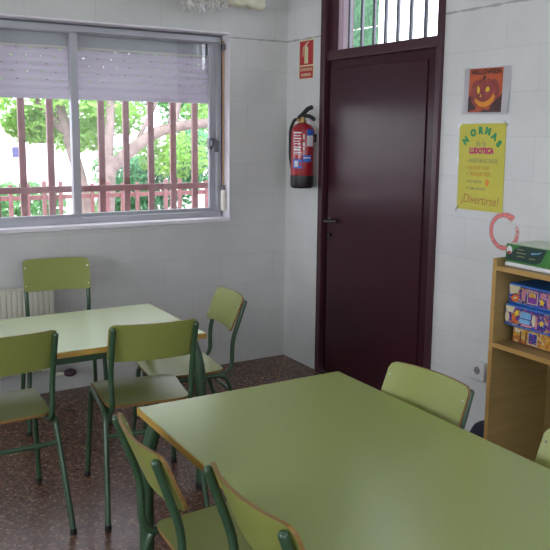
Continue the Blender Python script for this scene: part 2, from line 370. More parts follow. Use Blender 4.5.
# ------------------------------------------------------------------ the room
XL, YR, ZC = -6.0, -7.9, 3.0
WX0, WX1, WZ0, WZ1 = -2.36, -0.43, 0.985, 2.16      # window opening
W2X0, W2X1 = -5.3, -3.4
DY0, DY1, DZ1 = -1.497, -0.422, 2.70                # door opening
TH = 0.25
bm = bmesh.new(); box(bm, XL-TH, TH, YR-TH, TH, -0.12, 0); struct('floor', bm, M['floor'])
bm = bmesh.new(); box(bm, XL-TH, TH, YR-TH, TH, ZC, ZC+0.15); struct('ceiling', bm, M['ceiling'])
bm = bmesh.new()
for x0, x1 in ((XL-TH, W2X0), (W2X1, WX0), (WX1, TH)): box(bm, x0, x1, 0, TH, 0, ZC)
for x0, x1 in ((W2X0, W2X1), (WX0, WX1)):
    box(bm, x0, x1, 0, TH, 0, WZ0); box(bm, x0, x1, 0, TH, WZ1, ZC)
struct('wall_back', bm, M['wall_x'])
bm = bmesh.new()
box(bm, 0, 0.2, YR-TH, DY0, 0, ZC); box(bm, 0, 0.2, DY1, 0, 0, ZC); box(bm, 0, 0.2, DY0, DY1, DZ1, ZC)
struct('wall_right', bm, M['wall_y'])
bm = bmesh.new()
box(bm, XL-TH, XL, YR-TH, -5.4, 0, ZC); box(bm, XL-TH, XL, -1.8, TH-0.25, 0, ZC); box(bm, XL-TH, XL, -5.4, -1.8, 0, 1.0); box(bm, XL-TH, XL, -5.4, -1.8, 2.4, ZC)
struct('wall_left', bm, M['wall_y'])
bm = bmesh.new()
box(bm, XL, -4.5, YR-TH, YR, 0, ZC); box(bm, -0.7, 0, YR-TH, YR, 0, ZC); box(bm, -4.5, -0.7, YR-TH, YR, 0, 1.1); box(bm, -4.5, -0.7, YR-TH, YR, 2.5, ZC)
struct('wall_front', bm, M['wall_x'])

# window reveal lining and sill
def window(x0, x1, n, detailed):
    w = bpy.data.objects.new('window_%d' % n, None); COL.objects.link(w); w.location = ((x0+x1)/2, 0.11, WZ0); w['kind'] = 'structure'
    cx = (x0+x1)/2
    def L(bm): bmesh.ops.translate(bm, verts=bm.verts[:], vec=(-cx, -0.11, -WZ0)); return bm
    bm = bmesh.new()
    e = 0.004
    box(bm, x1-e, x1+0.001, -0.004, 0.10, WZ0, WZ1, 0.002); box(bm, x0-0.001, x0+e, -0.004, 0.10, WZ0, WZ1, 0.002); box(bm, x0, x1, -0.006, 0.10, WZ1-e, WZ1+0.006, 0.002)
    struct('reveal_lining', L(bm), M['sill'], w)
    bm = bmesh.new(); box(bm, x0-0.0, x1+0.0, -0.012, 0.24, WZ0-0.018, WZ0+0.006, 0.004)
    struct('window_sill', L(bm), M['sill'], w)
    fx0, fx1, fz0, fz1 = x0+0.02, x1-0.018, WZ0+0.006, WZ1-0.015
    bm = bmesh.new()
    for a in ((fx0, fx1, fz0, fz0+0.035), (fx0, fx1, fz1-0.035, fz1), (fx0, fx0+0.03, fz0+.035, fz1-.035), (fx1-0.03, fx1, fz0+.035, fz1-.035)):
        box(bm, a[0], a[1], 0.085, 0.155, a[2], a[3], 0.002)
    struct('window_frame', L(bm), M['alu'], w)
    bm = bmesh.new(); box(bm, x0, x1, 0.10, 0.25, WZ1-0.03, WZ1); box(bm, x1-0.02, x1, 0.155, 0.25, WZ0, WZ1); box(bm, x0, x0+.02, 0.155, 0.25, WZ0, WZ1)
    struct('shutter_guide', L(bm), M['alu_dark'], w)
    mid = -1.405 if detailed else cx
    for k, (sx0, sx1, sy) in enumerate(((fx0+0.012, mid+0.022, 0.092), (mid-0.02, fx1-0.022, 0.122))):
        bm = bmesh.new(); st = 0.045; z0, z1 = fz0+0.012, fz1-0.012
        for a in ((sx0, sx1, z0, z0+0.045), (sx0, sx1, z1-0.03, z1), (sx0, sx0+st, z0+.045, z1-.03), (sx1-st, sx1, z0+.045, z1-.03)):
            box(bm, a[0], a[1], sy, sy+0.026, a[2], a[3], 0.003)
        s = struct('window_sash', L(bm), M['alu'], w)
        bm = bmesh.new(); box(bm, sx0+st-.005, sx1-st+.005, sy+0.011, sy+0.015, z0+0.04, z1-0.025)
        struct('window_pane', L(bm), M['glass'], s)
    return w, L
w1, L1 = window(WX0, WX1, 1, True)
bm = bmesh.new(); box(bm, -0.535, -0.497, 0.082, 0.122, 1.435, 1.505, 0.004); box(bm, -0.512, -0.47, 0.066, 0.10, 1.415, 1.49, 0.008); box(bm, -0.53, -0.515, 0.06, 0.09, 1.455, 1.49, 0.004)
struct('window_latch', L1(bm), M['alu_dark'], w1)
w2, L2 = window(W2X0, W2X1, 2, False)

# roller shutter, half lowered (behind the panes)
def slat_curtain(x0, x1, z0, z1, y=0.20, pitch=0.045):
    bm = bmesh.new(); z = z0; k = 0
    while z < z1-0.005:
        zt = min(z+pitch-0.006, z1)
        prof = [(0, 0), (-.006, .25), (-.007, .5), (-.006, .75), (0, 1)]
        a = []
        for dy, t in prof: a.append([bm.verts.new((x, y+dy, z+(zt-z)*t)) for x in (x0, x1)])
        b = []
        for dy, t in prof[::-1]: b.append([bm.verts.new((x, y+0.008+dy, z+(zt-z)*t)) for x in (x0, x1)])
        ring = a+b; n = len(ring)
        for i in range(n): bm.faces.new((ring[i][0], ring[i][1], ring[(i+1) % n][1], ring[(i+1) % n][0]))
        bm.faces.new([r[0] for r in ring][::-1]); bm.faces.new([r[1] for r in ring])
        # perforated hinge strip above the slat
        if k > 0 and zt < z1-0.01:
            x = x0+0.0+(k % 2)*0.03; px = x0
            while x < x1-0.02:
                box(bm, px, x, y+0.0015, y+0.0035, zt-.001, zt+0.007); px = x+0.010+random.random()*0.005; x += 0.085
            box(bm, px, x1, y+0.0015, y+0.0035, zt-.001, zt+0.007)
        elif zt < z1-0.01: box(bm, x0, x1, y+0.0015, y+0.0035, zt-.001, zt+0.007)
        z += pitch; k += 1
    return bm
sh = thing('roller_shutter', 'lavender white slatted roller shutter half lowered outside the window panes', 'shutter', (-1.395, 0.20, 1.74))
def LS(bm): bmesh.ops.translate(bm, verts=bm.verts[:], vec=(1.395, -0.20, -1.74)); return bm
link_mesh('slat_curtain', LS(slat_curtain(-2.338, -0.452, 1.752, 2.03)), M['shutter'], sh)
bm = bmesh.new(); box(bm, -2.338, -0.452, 0.192, 0.206, 1.728, 1.752, 0.003); link_mesh('bottom_rail', LS(bm), M['shutter'], sh)
bm = bmesh.new(); box(bm, -2.338, -0.452, 0.18, 0.235, 2.03, 2.128, 0.003); tag(link_mesh('shutter_box', LS(bm), M['alu'], sh), 'grey box panel above the slats')
bm = bmesh.new(); box(bm, -2.338, -0.452, 0.172, 0.183, 2.022, 2.034, 0.002); link_mesh('box_lip', LS(bm), M['ivory'], sh)
bm = bmesh.new(); box(bm, -0.455, -0.441, 0.052, 0.054, 1.14, 2.12); link_mesh('strap', LS(bm), M['strap'], sh)
bm = bmesh.new(); box(bm, -0.463, -0.434, 0.03, 0.072, 1.03, 1.17, 0.012, 4); tag(link_mesh('strap_winder', LS(bm), M['ivory'], sh, smooth=True), 'ivory oval strap winder box')
bm = bmesh.new(); box(bm, -0.462, -0.436, 0.040, 0.066, 2.06, 2.10, 0.004); link_mesh('strap_guide', LS(bm), M['alu_dark'], sh)
bm = bmesh.new(); box(bm, -.458, -.44, .042, .064, 1.172, 1.20, .003); link_mesh('strap_guide', LS(bm), M['alu_dark'], sh)
bm = slat_curtain(-5.28, -3.42, 1.75, 2.128); s2 = link_mesh('roller_shutter', bm, M['shutter']); tag(s2, 'roller shutter over the second window further left', 'shutter')

# ------------------------------------------------------------------ door
d = bpy.data.objects.new('door_1', None); COL.objects.link(d); d.location = (0, (DY0+DY1)/2, 0); d['kind'] = 'structure'
dc = (DY0+DY1)/2
def LD(bm): bmesh.ops.translate(bm, verts=bm.verts[:], vec=(0, -dc, 0)); return bm
bm = bmesh.new(); fw = 0.045
box(bm, -0.022, 0.12, DY1-fw, DY1, 0, DZ1, 0.003); box(bm, -0.022, 0.12, DY0, DY0+0.035, 0, DZ1, 0.003); box(bm, -0.022, 0.12, DY0, DY1, DZ1-fw, DZ1, 0.003)
box(bm, -0.004, 0.10, DY0+0.03, DY1-0.04, 1.984, 2.040, 0.003); box(bm, 0.055, 0.085, DY0+0.036, DY0+0.06, 0, 1.98); box(bm, 0.055, 0.085, DY1-0.085, DY1-0.046, 0, 1.98); box(bm, 0.055, 0.085, DY0+.06, DY1-.085, 1.95, 1.9835)      # transom rail
box(bm, 0.012, 0.03, DY1-0.140, DY1-fw+.001, 2.038, DZ1-fw+.001, 0.002)
box(bm, 0.012, 0.03, DY0+0.034, DY0+0.070, 2.038, DZ1-fw+.001, 0.002)
struct('door_frame', LD(bm), M['door_frame'], d)
bm = bmesh.new(); ly0, ly1 = DY0+0.037, DY1-0.062
box(bm, 0.012, 0.052, ly0, ly1, 0.012, 1.982, 0.003)
# pressed flat panel, proud of the leaf
box(bm, 0.004, 0.02, ly0+0.085, ly1-0.012, 0.03, 1.93, 0.004)
leaf = struct('door_leaf', LD(bm), M['door'], d)
bm = bmesh.new(); box(bm, 0.0, 0.006, -0.540, -0.512, 0.985, 1.025, 0.003)
tube(bm, [(0.004, -0.53, 1.005), (-0.040, -0.53, 1.005), (-0.044, -0.545, 1.005), (-0.040, -0.668, 1.012)], 0.009, 10, 0.015)
struct('door_handle', LD(bm), M['black_metal'], leaf, smooth=True)
bm = bmesh.new(); tube(bm, [(0.006, -0.535, 0.915), (-0.012, -0.535, 0.915)], 0.014, 14); box(bm, -.013, -.011, -.537, -.533, .908, .922); struct('door_lock', LD(bm), M['black_metal'], leaf, smooth=True)
bm = bmesh.new(); box(bm, 0.1205, 0.205, DY1-0.03, DY1, 1.9, DZ1); struct('outer_jamb', LD(bm), mat('mauve_jamb', (0.16, 0.12, 0.14), 0.6, var=0.1), d)
bm = bmesh.new(); box(bm, 0.045, 0.05, DY0+0.06, DY1-0.10, 2.035, DZ1-0.04); struct('door_glass', LD(bm), M['glass'], d)
for k, y in enumerate((-0.668, -0.788, -0.900, -1.003, -1.108, -1.215, -1.330)):
    bm = bmesh.new(); box(bm, 0.012, 0.028, y-0.009, y+0.009, 2.038, DZ1-fw, 0.002); struct('door_bar', LD(bm), M['alu_dark'], d)

# ------------------------------------------------------------------ outside the window
bm = bmesh.new(); box(bm, -30, 30, 0.26, 60, -0.5, -0.30); box(bm, 0.21, 30, -12, 0.26, -0.5, -0.30); struct('ground', bm, M['paving'])
g = thing('window_grille', 'red-brown painted vertical bar grille with a cross rail outside the window', 'grille', (-1.4, 0.44, 0.3))
def LG(bm): bmesh.ops.translate(bm, verts=bm.verts[:], vec=(1.4, -0.44, -0.3)); return bm
x = -2.30; 
bars = [-2.46, -2.295, -2.13, -1.965, -1.80, -1.638, -1.468, -1.300, -1.138, -0.972, -0.800, -0.635, -0.474, -0.305]
for bx in bars:
    bm = bmesh.new(); w_ = 0.0205; dz = random.uniform(-.004, .004)
    box(bm, bx-w_+dz, bx+w_+dz, 0.43, 0.455, 0.30, 2.32, 0.003); link_mesh('bar', LG(bm), M['brick_bar'], g)
for z in (1.175, 2.3, 0.36):
    bm = bmesh.new(); box(bm, -2.55, -0.2, 0.398, 0.43, z-0.02, z+0.02, 0.003); link_mesh('rail', LG(bm), M['brick_bar'], g)
for bx in (-2.53, -0.22):
    for z in (2.3, 0.36):
        bm = bmesh.new(); box(bm, bx-.015, bx+.015, 0.25, 0.42, z-.015, z+.015); link_mesh('wall_bracket', LG(bm), M['brick_bar'], g)
f = thing('picket_fence', 'low red picket fence crossing the garden beyond the bars', 'fence', (-1, 2.5, -0.3))
def LF(bm): bmesh.ops.translate(bm, verts=bm.verts[:], vec=(1, -2.5, 0.3)); return bm
for k in range(26):
    px = -2.6+k*0.146; bm = bmesh.new(); box(bm, px-0.017, px+0.017, 2.49, 2.515, -0.30, 1.075+random.uniform(-.02, .02), 0.003); link_mesh('picket', LF(bm), M['fence_far'], f)
for z in (0.945, 0.3):
    bm = bmesh.new(); box(bm, -2.7, 1.2, 2.516, 2.54, z-0.02, z+0.02, 0.003); link_mesh('rail', LF(bm), M['fence_far'], f)

def leaves(n, centers, size, mi=0):
    bm = bmesh.new()
    for _ in range(n):
        c, rad = random.choice(centers)
        while True:
            v = Vector((random.uniform(-1, 1), random.uniform(-1, 1), random.uniform(-1, 1)))
            if v.length < 1: break
        p = Vector(c)+Vector((v.x*rad[0], v.y*rad[1], v.z*rad[2]))
        a = Vector((random.gauss(0, 1), random.gauss(0, 1), random.gauss(0, 1))).normalized(); b = a.orthogonal().normalized()
        s = size*random.uniform(.6, 1.3)
        vs = [bm.verts.new(p+a*s), bm.verts.new(p+b*s*.45+a*s*.1), bm.verts.new(p-a*s), bm.verts.new(p-b*s*.45+a*s*.1)]
        bm.faces.new(vs)
    return bm
t1 = thing('leaning_tree', 'pale-barked forked tree with a long limb bending right beyond the bars', 'tree', (0.40, 5.0, -0.3))
def LT(bm): bmesh.ops.translate(bm, verts=bm.verts[:], vec=(-0.40, -5.0, 0.3)); return bm
def limb(bm, pts, r0, r1):
    P = fillet(pts, 0.25, 5); n = len(P); tube(bm, P, 0, 12, radii=[r0+(r1-r0)*i/(n-1) for i in range(n)])
bm = bmesh.new()
limb(bm, [(0.38, 5, -0.32), (0.40, 5, 0.5), (0.43, 5, 1.0), (0.50, 5.0, 1.22)], 0.115, 0.10)
limb(bm, [(0.46, 5, 1.05), (0.72, 5, 1.28), (1.05, 4.98, 1.52), (1.42, 4.95, 1.62), (1.9, 4.9, 1.66), (2.6, 4.9, 1.9)], 0.085, 0.055)
limb(bm, [(0.43, 5, 1.05), (0.47, 5.0, 1.5), (0.52, 5.05, 2.0), (0.45, 5.1, 2.8)], 0.065, 0.045)
limb(bm, [(1.30, 4.97, 1.58), (1.38, 5.0, 1.85), (1.50, 5.0, 2.2), (1.6, 5.0, 2.8)], 0.065, 0.04)
limb(bm, [(0.80, 5, 1.35), (1.0, 5.1, 1.65), (1.15, 5.1, 1.9), (1.2, 5.1, 2.4)], 0.03, 0.02)
link_mesh('trunk', LT(bm), M['bark'], t1, smooth=True)
link_mesh('foliage', LT(leaves(5200, [((-0.3, 5.2, 2.7), (.9, .8, .75)), ((0.9, 5.3, 2.5), (.8, .6, .55)), ((1.9, 5.2, 2.5), (.8, .6, .6)), ((0.4, 5.4, 2.0), (.7, .5, .3)), ((0.8, 5.8, 1.75), (.5, .3, .3)), ((2.2, 5.4, 1.9), (.6, .4, .35)), ((1.8, 6.0, 1.2), (.6, .4, .35)), ((0.3, 5.8, 1.5), (.5, .3, .25))], 0.062)), M['leaf_a'], t1)
t2 = thing('slender_tree', 'slender pale tree behind the window mullion with bright foliage', 'tree', (-0.05, 5.6, -0.3))
bm = bmesh.new()
limb(bm, [(0.33, 5.6, -0.32), (0.30, 5.6, 0.8), (0.12, 5.6, 1.45), (-0.05, 5.6, 2.1), (-0.1, 5.6, 3.0)], 0.085, 0.06)
limb(bm, [(0.15, 5.6, 1.4), (-0.25, 5.6, 1.9), (-0.7, 5.6, 2.4)], 0.05, 0.03)
bmesh.ops.translate(bm, verts=bm.verts[:], vec=(0.05, -5.6, 0.3)); link_mesh('trunk', bm, M['bark'], t2, smooth=True)
bm = leaves(5200, [((-1.0, 5.8, 2.4), (.9, .7, .7)), ((-0.2, 5.9, 2.1), (.8, .6, .55)), ((-1.5, 6, 2.0), (.6, .5, .35)), ((-0.25, 5.9, 1.62), (.38, .4, .25)), ((-1.9, 6.2, 2.7), (.8, .6, .8))], 0.062)
bmesh.ops.translate(bm, verts=bm.verts[:], vec=(0.05, -5.6, 0.3)); link_mesh('foliage', bm, M['leaf_a'], t2)
def shrub(name, label, c, blobs, mt, n=1500, size=0.07, cat='shrub'):
    s = thing(name, label, cat, (c[0], c[1], -0.3))
    bm = bmesh.new(); 
    for k in range(5): tube(bm, [(random.uniform(-.06, .06), random.uniform(-.06, .06), -0.02), (random.uniform(-.3, .3), random.uniform(-.3, .3), 0.9)], 0.02, 6)
    link_mesh('stem', bm, M['bark'], s)
    bm = leaves(n, [((a[0]-c[0], a[1]-c[1], a[2]+0.3), r) for a, r in blobs], size); link_mesh('foliage', bm, mt, s)
shrub('shrub', 'dark green shrub behind the low fence at the right of the window', (2.2, 7.2), [((2.0, 7.2, .75), (.8, .4, .55)), ((2.7, 7.4, 1.1), (.5, .4, .5)), ((1.6, 7.2, .5), (.6, .4, .6))], M['leaf_c'], 2600)
shrub('shrub', 'mid green shrub under the bending tree limb', (1.7, 8.4), [((1.8, 8.4, .9), (.5, .4, .40)), ((1.6, 8.4, .3), (.55, .3, .5))], M['leaf_b'], 900)
shrub('shrub', 'low green hedge plant behind the fence at the left of the window', (-0.9, 6.8), [((-1.3, 6.8, .55), (.9, .35, .38)), ((-0.3, 6.8, .45), (.7, .35, .38))], M['leaf_b'], 1700)
shrub('garden_tree', 'dense green tree standing far back at the right of the window', (4.3, 9.5), [((4.2, 9.5, 2.0), (1.2, .8, .8)), ((5.0, 9.6, 1.3), (.9, .7, .7)), ((3.2, 9.7, 2.6), (1.0, .8, .7))], M['leaf_b'], 4200, 0.085, 'tree')
b = thing('house', 'white sunlit house seen through the left pane', 'house', (1.0, 13, -0.3))
def LB(bm): bmesh.ops.translate(bm, verts=bm.verts[:], vec=(-1, -13, 0.3)); return bm
bm = bmesh.new(); box(bm, -1.6, 3.0, 13, 17, -0.3, 1.72); link_mesh('wall', LB(bm), M['facade'], b)
bm = bmesh.new(); box(bm, 0.99, 1.26, 12.97, 13.03, 0.94, 1.16, .01); link_mesh('window', LB(bm), M['pane_dark'], b)
bm = bmesh.new()
for vs in ([(-1.8, 12.8, 1.70), (3.2, 12.8, 1.70), (3.2, 17.2, 1.70), (-1.8, 17.2, 1.70)],): 
    a = [bm.verts.new(v) for v in vs]; r1 = bm.verts.new((-1.8, 15, 2.3)); r2 = bm.verts.new((3.2, 15, 2.3))
    bm.faces.new(a[::-1]); bm.faces.new((a[0], a[1], r2, r1)); bm.faces.new((a[2], a[3], r1, r2)); bm.faces.new((a[1], a[2], r2)); bm.faces.new((a[3], a[0], r1))
link_mesh('roof', LB(bm), M['facade'], b)

# outside the door: green windbreak screen
gs = thing('green_screen', 'green translucent windbreak screen seen through the bars above the door', 'screen', (1.2, 0.9, -0.3))
bm = bmesh.new(); box(bm, -.012, .012, -0.32, 0.55, 2.70, 4.0); box(bm, -.012, .012, -0.32, 0.55, 0.2, 2.69); tag(link_mesh('screen_panel', bm, M['green_screen'], gs), None)
for yy in (-0.335, 0.0, 0.565):
    bm = bmesh.new(); tube(bm, [(0.03, yy, 0), (0.03, yy, 4.05)], 0.016, 10); link_mesh('post', bm, M['ivory'], gs)
shrub('garden_tree', 'small leafy branch tips seen low through the bars above the door', (3.2, 1.2), [((3.2, 1.15, 2.45), (.3, .3, .26)), ((3.2, 1.2, 1.8), (.5, .5, .5))], M['leaf_a'], 500, 0.05, 'tree')

# ------------------------------------------------------------------ chairs
def seat_mesh(side):
    bm = bmesh.new(); NX, NY = 14, 14; W0, W1 = 0.165, 0.180     # half widths rear, front
    y0, y1, rr_ = -0.130, 0.228, 0.036; T = 0.011
    def pt(u, v):
        hy = (y1-y0)/2; cy = (y0+y1)/2; hw = W0+(W1-W0)*(v+1)/2
        x, y = u*hw, v*hy
        ax, ay = abs(x)-(hw-rr_), abs(y)-(hy-rr_)
        if ax > 0 and ay > 0:
            d_ = max(ax, ay); l = math.hypot(ax, ay); k = d_/l
            x = math.copysign(hw-rr_+ax*k, x); y = math.copysign(hy-rr_+ay*k, y)
        yy = cy+y
        z = 0.446-0.012*math.exp(-((yy+0.02)/0.10)**2)*(1-u*u*0.6)
        if yy > 0.13: z -= 1.6*(yy-0.13)**2
        return x, yy, z
    top = [[bm.verts.new(pt(-1+2*i/NX, -1+2*j/NY)) for i in range(NX+1)] for j in range(NY+1)]
    bot = [[bm.verts.new(Vector(v.co)-Vector((0, 0, T))) for v in row] for row in top]
    for j in range(NY):
        for i in range(NX):
            bm.faces.new((top[j][i], top[j][i+1], top[j+1][i+1], top[j+1][i])).material_index = 0
            bm.faces.new((bot[j][i], bot[j+1][i], bot[j+1][i+1], bot[j][i+1])).material_index = 0
    rim = [(0, i) for i in range(NX)]+[(j, NX) for j in range(NY)]+[(NY, i) for i in range(NX, 0, -1)]+[(j, 0) for j in range(NY, 0, -1)]
    for k in range(len(rim)):
        a, b_ = rim[k], rim[(k+1) % len(rim)]
        bm.faces.new((top[a[0]][a[1]], bot[a[0]][a[1]], bot[b_[0]][b_[1]], top[b_[0]][b_[1]])).material_index = 1
    return bm
BZ0, BZ1, BHW = 0.630, 0.790, 0.172
def back_y(z): return -0.165-(z-0.60)*0.42
def back_mesh():
    bm = bmesh.new(); NX, NZ = 20, 8; T = 0.010; rc = 0.022
    def pt(u, v, off):
        hz = (BZ1-BZ0)/2; cz = (BZ0+BZ1)/2; x, z = u*BHW, v*hz
        ax, az = abs(x)-(BHW-rc), abs(z)-(hz-rc)
        if ax > 0 and az > 0:
            d_ = max(ax, az); l = math.hypot(ax, az); x = math.copysign(BHW-rc+ax*d_/l, x); z = math.copysign(hz-rc+az*d_/l, z)
        zz = cz+z
        y = back_y(zz)+0.018-0.030*(1-(x/BHW)**2)
        return x, y+off, zz
    fr = [[bm.verts.new(pt(-1+2*i/NX, -1+2*j/NZ, T)) for i in range(NX+1)] for j in range(NZ+1)]
    bk = [[bm.verts.new(pt(-1+2*i/NX, -1+2*j/NZ, 0)) for i in range(NX+1)] for j in range(NZ+1)]
    for j in range(NZ):
        for i in range(NX):
            bm.faces.new((fr[j][i], fr[j][i+1], fr[j+1][i+1], fr[j+1][i])); bm.faces.new((bk[j][i], bk[j+1][i], bk[j+1][i+1], bk[j][i+1]))
    rim = [(0, i) for i in range(NX)]+[(j, NX) for j in range(NZ)]+[(NZ, i) for i in range(NX, 0, -1)]+[(j, 0) for j in range(NZ, 0, -1)]
    for k in range(len(rim)):
        a, b_ = rim[k], rim[(k+1) % len(rim)]
        bm.faces.new((fr[a[0]][a[1]], bk[a[0]][a[1]], bk[b_[0]][b_[1]], fr[b_[0]][b_[1]])).material_index = 1
    return bm
def make_chair():
    c = thing('school_chair', 'x', 'chair', group='green school chairs around the two tables')
    link_mesh('seat', seat_mesh(0), None, c, smooth=True, mats=[M['laminate'], M['ply_edge']])
    bk = link_mesh('backrest', back_mesh(), None, c, smooth=True, mats=[M['laminate'], M['ply_edge']])
    TX = 0.160
    for s in (-1, 1):
        bm = bmesh.new(); tube(bm, [(s*0.195, 0.245, 0.012), (s*0.176, 0.210, 0.420), (s*0.176, 0.04, 0.420)], 0.011, 12, 0.045)
        l = link_mesh('leg', bm, M['tube'], c, smooth=True)
        bm = bmesh.new(); lathe(bm, [(0.0125, 0), (0.0135, 0.004), (0.0125, 0.022)], (s*0.195, 0.245, 0), 12); link_mesh('rubber_foot', bm, M['rubber'], l, smooth=True)
        bm = bmesh.new(); tube(bm, [(s*0.176, 0.04, 0.420), (s*0.176, -0.130, 0.420), (s*0.198, -0.255, 0.012)], 0.011, 12, 0.045)
        l = link_mesh('leg', bm, M['tube'], c, smooth=True)
        bm = bmesh.new(); lathe(bm, [(0.0125, 0), (0.0135, 0.004), (0.0125, 0.022)], (s*0.198, -0.255, 0), 12); link_mesh('rubber_foot', bm, M['rubber'], l, smooth=True)
        zt = BZ1-0.020
        pts = [(s*0.153, 0.08, 0.417), (s*0.155, -0.168, 0.417), (s*TX, -0.170, 0.585), (s*TX, back_y(zt)+0.001, zt)]
        bm = bmesh.new(); tube(bm, pts, 0.011, 12, [0.065, 0.05]); t = bmesh.new(); bmesh.ops.create_uvsphere(t, u_segments=10, v_segments=6, radius=0.0115); merge(bm, t, Matrix.Translation(pts[-1]))
        link_mesh('back_tube', bm, M['tube'], c, smooth=True)
        for z in (0.660, 0.750):
            bm = bmesh.new(); yf = back_y(z)+0.018-0.030*(1-(TX/BHW)**2)+0.010
            tube(bm, [(s*TX, yf-.002, z), (s*TX, yf+0.0025, z+.0005)], 0.0036, 10); link_mesh('rivet', bm, M['rivet'], bk, smooth=True)
    bm = bmesh.new(); tube(bm, [(-0.181, -0.158, 0.332), (0.181, -0.158, 0.332)], 0.009, 10); link_mesh('stretcher', bm, M['tube'], c, smooth=True)
    bm = bmesh.new(); tube(bm, [(-0.176, 0.13, 0.414), (0.176, 0.13, 0.414)], 0.009, 10); link_mesh('seat_frame', bm, M['tube'], c, smooth=True)
    return c
proto = make_chair()
chairs = [
    ((-2.187, -1.420), 0.0, 1.030, 'green school chair cut by the left edge, pulled up to the window-side table'),
    ((-1.618, -1.491), -8.3, 1.030, 'green school chair showing its dark back at the middle of the window-side table'),
    ((-1.654, -0.395), 170.4, 1.050, 'green school chair against the wall beside the radiator, facing the room'),
    ((-1.245, -1.145), 83.9, 0.970, 'green school chair turned sideways at the right end of the window-side table'),
    ((-1.326, -2.700), 94.2, 1.000, 'green school chair on the door side of the front table, nearest the door'),
    ((-1.863, -2.696), -92.7, 1.000, 'green school chair tucked at the left side of the front table, nearer its far corner'),
    ((-1.792, -3.148), -90.3, 1.030, 'green school chair at the bottom edge of the photo, overlapping the front table'),
    ((-1.278, -3.285), 90.0, 0.960, 'green school chair cut by the right edge of the photo in front of the bookcase'),
]
for i, ((x, y), a, s, lab) in enumerate(chairs):
    o = proto if i == 0 else copy_tree(proto)
    o.location = (x, y, 0); o.rotation_euler = (0, 0, R(a)); o.scale = (s, s, s); o['label'] = lab

# ------------------------------------------------------------------ tables
def make_table(x0, x1, y0, y1, H, label):
    cx, cy = (x0+x1)/2, (y0+y1)/2; hx, hy = (x1-x0)/2, (y1-y0)/2
    t = thing('school_table', label, 'table', (cx, cy, 0))
    bm = bmesh.new(); box(bm, -hx+.003, hx-.003, -hy+.003, hy-.003, H-0.022, H, 0.0015); link_mesh('tabletop', bm, M['table_laminate'], t)
    bm = bmesh.new(); e = .0035
    for a in ((-hx, hx, -hy, -hy+e), (-hx, hx, hy-e, hy), (-hx, -hx+e, -hy+e, hy-e), (hx-e, hx, -hy+e, hy-e)): box(bm, a[0], a[1], a[2], a[3], H-0.023, H-0.0012, 0.001)
    link_mesh('edge_band', bm, M['table_edge'], t)
    bm = bmesh.new(); ix, iy = hx-0.055, hy-0.055
    for a in ((-ix, ix, -iy-.012, -iy+.012), (-ix, ix, iy-.012, iy+.012), (-ix-.012, -ix+.012, -iy, iy), (ix-.012, ix+.012, -iy, iy)): box(bm, a[0], a[1], a[2], a[3], H-0.062, H-0.0225, 0.003)
    link_mesh('apron', bm, M['tube'], t)
    for sx in (-1, 1):
        for sy in (-1, 1):
            fx, fy = sx*(hx-0.022), sy*(hy-0.014)
            bm = bmesh.new(); tube(bm, [(fx, fy, 0.02), (fx, fy, H-0.16), (sx*(ix+0.004), sy*(iy+.004), H-0.024)], 0.0235, 16, 0.12)
            l = link_mesh('leg', bm, M['tube'], t, smooth=True)
            bm = bmesh.new(); lathe(bm, [(0.025, 0), (0.026, 0.006), (0.025, 0.03)], (fx, fy, 0), 16); link_mesh('rubber_foot', bm, M['rubber'], l, smooth=True)
    return t
make_table(-2.66, -1.362, -1.585, -0.93, 0.70, 'pale green school table below the window, its laminate catching the daylight')
make_table(-1.942, -1.177, -3.62, -2.287, 0.70, 'large green school table filling the foreground at the lower right')

# ------------------------------------------------------------------ radiator
rd = thing('radiator', 'cream ribbed radiator on the wall under the window', 'radiator', (-2.3, -0.06, 0.16))
bm = bmesh.new(); x = -3.0
while x < -1.62:
    box(bm, x+2.3, x+2.3+0.028, -0.036, 0.012, 0.0, 0.485, 0.004, 2); x += 0.0295
box(bm, -0.70, 0.695, -0.012, 0.012, 0.03, 0.06); box(bm, -0.70, 0.695, -0.012, 0.012, 0.41, 0.44)
link_mesh('ribbed_body', bm, M['radiator'], rd, smooth=True)
bm = bmesh.new(); box(bm, -0.71, 0.70, -0.034, 0.024, 0.483, 0.498, 0.003); link_mesh('top_grille', bm, M['radiator'], rd)
bm = bmesh.new(); tube(bm, [(0.69, 0, -0.04), (0.745, 0, -0.037)], 0.012, 12); tube(bm, [(0.715, 0, -0.04), (0.715, 0.058, -0.04)], 0.008, 10); tube(bm, [(0.69, 0, -0.04), (0.69, 0, 0.05)], 0.008, 10); link_mesh('supply_pipe', bm, M['radiator'], rd, smooth=True)
bm = bmesh.new(); t = bmesh.new(); bmesh.ops.create_uvsphere(t, u_segments=16, v_segments=10, radius=0.03); bmesh.ops.scale(t, vec=(1.3, 1, 0.8), verts=t.verts[:]); merge(bm, t, Matrix.Translation((0.772, -0.01, -0.035))); tag(link_mesh('valve_knob', bm, M['purple'], rd, smooth=True), 'plum coloured valve knob')
for xx in (-0.6, 0.6):
    bm = bmesh.new(); box(bm, xx-.01, xx+.01, 0.012, 0.0585, 0.36, 0.40); link_mesh('wall_bracket', bm, M['radiator'], rd)

